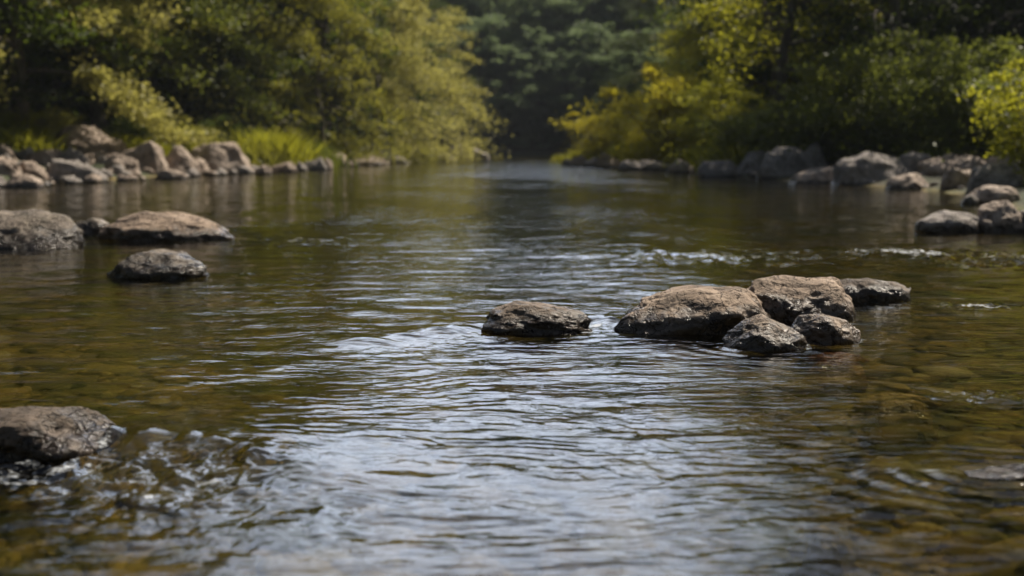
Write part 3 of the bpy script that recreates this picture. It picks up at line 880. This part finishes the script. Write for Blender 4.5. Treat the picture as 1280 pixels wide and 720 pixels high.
tree_px(T_BIG2, 440, 90, 0.95, 5.2, 'dull green tree behind the draping pale ones', group=LT, leaf='green')
# left bank, back rows (shade)
for k, (px, d, sc, mm) in enumerate([(10, 47, 1.05, T_TALL), (130, 52, 1.1, T_TALL), (-130, 44, 1.1, T_BIG2), (270, 62, 1.05, T_TALL), (380, 72, 1.0, T_TALL), (180, 66, 1.2, T_BIG2), (60, 62, 1.2, T_BIG2), (310, 80, 1.15, T_BIG2), (440, 98, 1.0, T_TALL), (490, 112, 0.95, T_TALL), (-60, 58, 1.2, T_TALL), (-220, 40, 1.1, T_BIG2), (-330, 36, 1.1, T_TALL), (-20, 54, .9, T_BACK), (70, 57, .9, T_BACK), (150, 60, .95, T_BACK), (225, 66, .95, T_BACK), (290, 70, 1., T_BACK), (350, 78, 1., T_BACK), (410, 88, 1., T_BACK), (30, 72, 1.1, T_BACK), (120, 76, 1.1, T_BACK), (200, 82, 1.1, T_BACK), (-90, 66, 1.1, T_BACK), (280, 92, 1.1, T_BACK), (455, 106, 1., T_BACK), (370, 104, 1.1, T_BACK)]):
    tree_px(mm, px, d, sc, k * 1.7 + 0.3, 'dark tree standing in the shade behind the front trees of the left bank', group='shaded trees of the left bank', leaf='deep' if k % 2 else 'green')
# far wood
for k, (px, d, sc) in enumerate([(560, 127, 0.5), (598, 129, 0.56), (636, 126, 0.5), (672, 128, 0.55), (710, 126, 0.5), (748, 128, 0.56), (790, 126, 0.52), (580, 136, 0.62), (618, 137, 0.68), (655, 135, 0.62), (692, 137, 0.66), (730, 135, 0.62), (770, 137, 0.66), (812, 135, 0.62), (540, 138, 0.66), (600, 146, 0.74), (640, 147, 0.8), (682, 146, 0.74), (722, 148, 0.8), (762, 146, 0.74), (805, 147, 0.8), (555, 149, 0.8), (620, 158, 0.9), (665, 160, 0.9), (710, 159, 0.9), (755, 160, 0.9), (800, 159, 0.9), (570, 160, 0.9), (500, 150, 0.9), (850, 145, 0.9), (895, 150, 0.95)]):
    tree_px(T_FAR, px, d, sc, k * 1.3, 'dark blue-green tree in the far wood closing the river', group=FT)
# right bank
tree_px(B_YEL, 766, 72, 1.0, 0.3, 'low golden bush on the tip of the far right point', 'bush', 'bush', group='yellow bushes of the right bank', sz=0.75)
tree_px(T_YEL, 925, 68, 0.95, 1.0, 'golden yellow tree leaning over the river on the right bank', group=RT)
tree_px(B_YEL, 838, 58, 1.1, 2.0, 'golden bush beneath the yellow tree', 'bush', 'bush', group='yellow bushes of the right bank')
tree_px(B_YEL, 893, 50, 0.9, 4.2, 'yellow-green bush between the golden ones and the dark shrubs', 'bush', 'bush', group='yellow bushes of the right bank', leaf='lime')
tree_px(T_BIG2, 915, 96, 0.9, 0.7, 'yellow-green tree far behind the golden tree', group=RT, leaf='lime')
tree_px(T_BIG, 985, 86, 0.95, 2.8, 'olive tree between the golden tree and the bare trunks', group=RT)
tree_px(T_THIN, 978, 47, 1.0, 0.2, 'tall tree with a bare trunk rising behind the green shrubs', group=RT)
tree_px(T_THIN, 958, 52, 0.9, 3.2, 'thinner tree just left of the tall bare-trunked one', group=RT)
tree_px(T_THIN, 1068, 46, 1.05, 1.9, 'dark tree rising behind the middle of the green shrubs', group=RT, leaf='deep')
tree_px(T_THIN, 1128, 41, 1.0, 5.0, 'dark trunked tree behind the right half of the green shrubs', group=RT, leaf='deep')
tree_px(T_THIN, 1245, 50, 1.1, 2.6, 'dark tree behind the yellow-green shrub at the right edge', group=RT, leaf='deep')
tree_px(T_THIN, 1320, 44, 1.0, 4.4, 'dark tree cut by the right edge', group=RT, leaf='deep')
for k, (px, d, sc, mm) in enumerate([(1010, 66, 1.0, T_BACK), (1100, 64, 1.0, T_BACK), (1200, 60, 1.0, T_BACK), (1290, 56, 1.1, T_BACK), (1000, 86, 1.0, T_BACK), (900, 108, 1.1, T_TALL), (990, 76, 1.2, T_TALL), (1090, 74, 1.2, T_TALL), (1190, 72, 1.2, T_TALL), (1300, 66, 1.2, T_TALL), (1400, 56, 1.0, T_BACK), (850, 118, 1.0, T_BIG2), (970, 92, 1.0, T_BACK), (1050, 90, 1.0, T_BACK)]):
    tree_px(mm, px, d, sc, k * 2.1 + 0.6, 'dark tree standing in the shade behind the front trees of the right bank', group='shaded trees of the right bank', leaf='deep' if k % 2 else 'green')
for px, d, sc, rz, lf, lab in [
    (945, 45, 0.9, 0.2, 'fresh', 'dull olive shrub beside the yellow-green bush'),
    (1005, 42, 1.0, 1.3, 'fresh', 'green shrub above the leaning pair of boulders'),
    (1066, 40.5, 1.1, 2.5, 'fresh', 'tall green shrub above the grey whaleback'),
    (1120, 39, 1.35, 3.7, 'fresh', 'broad dark green shrub in the middle of the right bank'),
    (1183, 36, 1.25, 5.1, 'fresh', 'dark green shrub above the long tan slab'),
    (1236, 33, 1.1, 0.9, 'fresh', 'dark green shrub behind the yellow-green one at the right edge'),
]:
    tree_px(B_GRN, px, d, sc, rz, lab, 'shrub', 'shrub', group='green shrubs of the right bank', leaf=lf)
tree_px(B_LIM, 1296, 24.5, 1.05, 0.5, 'bright yellow-green shrub at the right edge above the spit', 'shrub', 'shrub')
# left bank undergrowth
for px, d, sc, rz, lf, lab in [
    (20, 43, 0.5, 0.4, 'lime', 'low yellow-green shrub at the left edge above the boulders'),
    (70, 46, 0.5, 1.4, 'olive', 'low olive shrub behind the largest pale boulder'),
    (170, 49, 0.55, 2.4, 'green', 'low dark shrub behind the slanting-faced boulder'),
    (230, 51, 0.6, 3.4, 'olive', 'low olive shrub behind the squat brown boulder'),
    (285, 54, 0.7, 4.4, 'green', 'green shrub behind the big rounded end boulder'),
    (425, 66, 0.6, 0.9, 'olive', 'low olive shrub under the hanging olive tree'),
    (520, 80, 0.6, 2.9, 'lime', 'small yellow shrub low under the draping pale tree'),
]:
    tree_px(B_GRN, px, d, sc, rz, lab, 'shrub', 'shrub', group='low shrubs of the left bank', leaf=lf)


# grass on both banks
def grass(name, pts, hgt, mat, label, seed):
    rng = np.random.default_rng(seed)
    n = len(pts)
    a = rng.uniform(0, 6.28, n); h = hgt * rng.uniform(0.5, 1.2, n); w = 0.018 + 0.02 * rng.uniform(0, 1, n)
    lean = rng.uniform(0.15, 0.9, n) * h
    b = rng.uniform(0, 6.28, n)
    sx, sy = np.cos(a) * w, np.sin(a) * w; lx, ly = np.cos(b) * lean, np.sin(b) * lean
    V = np.empty((n, 5, 3))
    x, y, z = pts[:, 0], pts[:, 1], pts[:, 2]
    V[:, 0] = np.stack([x - sx, y - sy, z], 1); V[:, 1] = np.stack([x + sx, y + sy, z], 1)
    V[:, 2] = np.stack([x + sx * .8 + lx * .35, y + sy * .8 + ly * .35, z + h * .6], 1)
    V[:, 4] = np.stack([x - sx * .8 + lx * .35, y - sy * .8 + ly * .35, z + h * .6], 1)
    V[:, 3] = np.stack([x + lx, y + ly, z + h * .95], 1)
    F = np.arange(n * 5).reshape(n, 5)
    me = mesh_np(name, V.reshape(-1, 3), F, smooth=False)
    at = me.attributes.new('leaf_tint', 'FLOAT', 'FACE'); at.data.foreach_set('value', rng.uniform(0, 1, n).astype(np.float32))
    return tag(obj(name, me, mat), label, 'grass', kind='stuff')


def scatter(n, seed, side, ylo, yhi, dlo, dhi):
    rng = np.random.default_rng(seed)
    y = rng.uniform(ylo, yhi, n * 3); d = rng.uniform(dlo, dhi, n * 3)
    x = np.where(side < 0, np.interp(y, YS, XL) - d, np.interp(y, YS, XR) + d)
    k = fbm(x * 0.5, y * 0.5, 0, seed, 3) > -0.15
    x, y = x[k][:n], y[k][:n]
    return np.stack([x, y, terrain(x, y) - 0.02], 1)


grass('grass', scatter(20000, 3, -1, 26, 80, 8, 15), 0.6, LEAF['olive'], 'olive grass growing behind the boulders of the left bank', 1)
grass('grass', scatter(9000, 8, -1, 28, 75, 7.5, 12), 0.8, LEAF['lime'], 'sunny yellow-green grass growing in patches behind the left boulders', 5)
grass('grass', scatter(20000, 4, 1, 14, 75, 4.0, 10), 0.55, LEAF['fresh'], 'green grass growing behind the boulders of the right bank', 2)


def clump(px, d, r, n, hgt, mat, label, seed):
    rng = np.random.default_rng(seed)
    x, y = px_xy(px, d)
    p = rng.normal(size=(n, 2)) * r * 0.5 + [x, y]
    pts = np.stack([p[:, 0], p[:, 1], terrain(p[:, 0], p[:, 1]) - 0.02], 1)
    o = grass('grass_clump', pts, hgt, mat, label, seed + 1)
    del o['kind']; o['category'] = 'grass clump'


clump(345, 53, 1.5, 1500, 1.6, LEAF['lime'], 'tall bright yellow-green grass clump above the wide pale stone on the left bank', 11)
clump(318, 51, 1.6, 1300, 1.0, LEAF['olive'], 'short olive grass clump left of the tall bright one', 13)
clump(290, 51, 1.5, 1100, 0.9, LEAF['lime'], 'low yellow-green grass clump behind the big rounded end boulder', 15)
clump(735, 74, 1.6, 1500, 1.0, LEAF['lime'], 'yellow-green grass clump running down to the tip of the far right point', 21)
clump(800, 64, 1.8, 1500, 1.1, LEAF['lime'], 'yellow-green grass clump in front of the golden bush', 23)
clump(20, 42, 1.4, 1100, 0.8, LEAF['lime'], 'low yellow-green grass clump at the left edge behind the boulders', 25)
clump(165, 47, 1.6, 1100, 0.8, LEAF['lime'], 'low yellow-green grass clump behind the slanting-faced boulder', 27)
clump(385, 60, 1.6, 1200, 1.2, LEAF['fresh'], 'green grass clump right of the tall bright one on the left bank', 19)
clump(912, 44, 0.9, 900, 1.0, LEAF['lime'], 'yellow-green grass clump beside the dark shrubs on the right bank', 17)

# ------------------------------------------------------------------ air
hz = bpy.data.meshes.new('haze')
X0, X1, Y0, Y1, Z0, Z1 = -310, 310, -80, 310, -3, 46
hv = [(X0, Y0, Z0), (X1, Y0, Z0), (X1, Y1, Z0), (X0, Y1, Z0), (X0, Y0, Z1), (X1, Y0, Z1), (X1, Y1, Z1), (X0, Y1, Z1)]
hz.from_pydata(hv, [], [(3, 2, 1, 0), (4, 5, 6, 7), (0, 1, 5, 4), (1, 2, 6, 5), (2, 3, 7, 6), (3, 0, 4, 7)])
m, nt = new_mat('haze')
pv = N(nt, 'ShaderNodeVolumePrincipled'); pv.inputs['Color'].default_value = (0.80, 0.88, 1.0, 1)
pv.inputs['Density'].default_value = 0.00028
o = N(nt, 'ShaderNodeOutputMaterial'); L(nt, pv.outputs[0], o.inputs['Volume'])
HAZE = True
if HAZE:
    tag(obj('haze', hz, m), 'thin pale blue air over the river', 'haze', kind='stuff')

# ------------------------------------------------------------------ sky and sun
SUN_EL, SUN_AZ = math.radians(50), math.radians(46)      # azimuth from +Y towards +X
w = bpy.data.worlds.new('World'); scene.world = w; w.use_nodes = True
nt = w.node_tree; nt.nodes.clear()
sky = N(nt, 'ShaderNodeTexSky', sky_type='NISHITA', sun_disc=False)
sky.sun_elevation = SUN_EL; sky.sun_rotation = SUN_AZ
sky.air_density = 1.2; sky.dust_density = 1.5; sky.ozone_density = 1.0
tc = N(nt, 'ShaderNodeTexCoord')
cl = noise(nt, mapping(nt, tc.outputs['Generated'], (1, 1, 2.2)), 2.6, 6, 0.6, 0.3)
sepw = N(nt, 'ShaderNodeSeparateXYZ'); L(nt, tc.outputs['Generated'], sepw.inputs[0])
cm = ramp(nt, cl, [(0.28, (0, 0, 0)), (0.50, (1, 1, 1))])
band = ramp(nt, sepw.outputs['Z'], [(0.0, (1, 1, 1)), (0.42, (1, 1, 1)), (0.62, (0.12, 0.12, 0.12)), (1.0, (0.05, 0.05, 0.05))])
cm = math_n(nt, 'MULTIPLY', cm, band)
cm = math_n(nt, 'MULTIPLY', cm, ramp(nt, math_n(nt, 'MULTIPLY_ADD', sepw.outputs['Y'], 0.5, 0.5), [(0.35, (0.04, 0.04, 0.04)), (0.72, (1, 1, 1))]))  # cloud masked off behind the camera to keep the rock fronts dark
# unseen cloud bank, shaped to brighten the mid-river reflection and leave both sides dim
cm = math_n(nt, 'MULTIPLY', cm, ramp(nt, math_n(nt, 'MULTIPLY_ADD', sepw.outputs['X'], 0.5, 0.5), [(0.30, (0.03, 0.03, 0.03)), (0.42, (1, 1, 1)), (0.555, (1, 1, 1)), (0.66, (0.03, 0.03, 0.03))]))
cc = mix_c(nt, math_n(nt, 'MULTIPLY', cm, 0.9), mix_c(nt, 1.0, sky.outputs[0], (0.42, 0.42, 0.42), 'MULTIPLY'), (38, 43, 52))
bg = N(nt, 'ShaderNodeBackground'); bg.inputs['Strength'].default_value = 0.06
L(nt, cc, bg.inputs['Color'])
o = N(nt, 'ShaderNodeOutputWorld'); L(nt, bg.outputs[0], o.inputs['Surface'])

sd = bpy.data.lights.new('sun', 'SUN'); sd.energy = 5.0; sd.angle = math.radians(0.5); sd.color = (1.0, 0.90, 0.76)
so = bpy.data.objects.new('sun', sd); col.objects.link(so)
from mathutils import Vector
to_sun = Vector((math.sin(SUN_AZ) * math.cos(SUN_EL), math.cos(SUN_AZ) * math.cos(SUN_EL), math.sin(SUN_EL)))
so.rotation_euler = to_sun.to_track_quat('Z', 'Y').to_euler()

# ------------------------------------------------------------------ render settings
scene.view_settings.view_transform = 'Standard'
scene.view_settings.look = 'None'
scene.view_settings.exposure = 0.4
scene.view_settings.gamma = 1.0
scene.view_settings.use_curve_mapping = False
cy_ = scene.cycles
cy_.max_bounces = 6; cy_.diffuse_bounces = 2; cy_.glossy_bounces = 3; cy_.transmission_bounces = 3
cy_.transparent_max_bounces = 8; cy_.volume_bounces = 0
cy_.sample_clamp_indirect = 4.0; cy_.sample_clamp_direct = 12.0
cy_.use_denoising = True
cy_.caustics_reflective = False; cy_.caustics_refractive = False
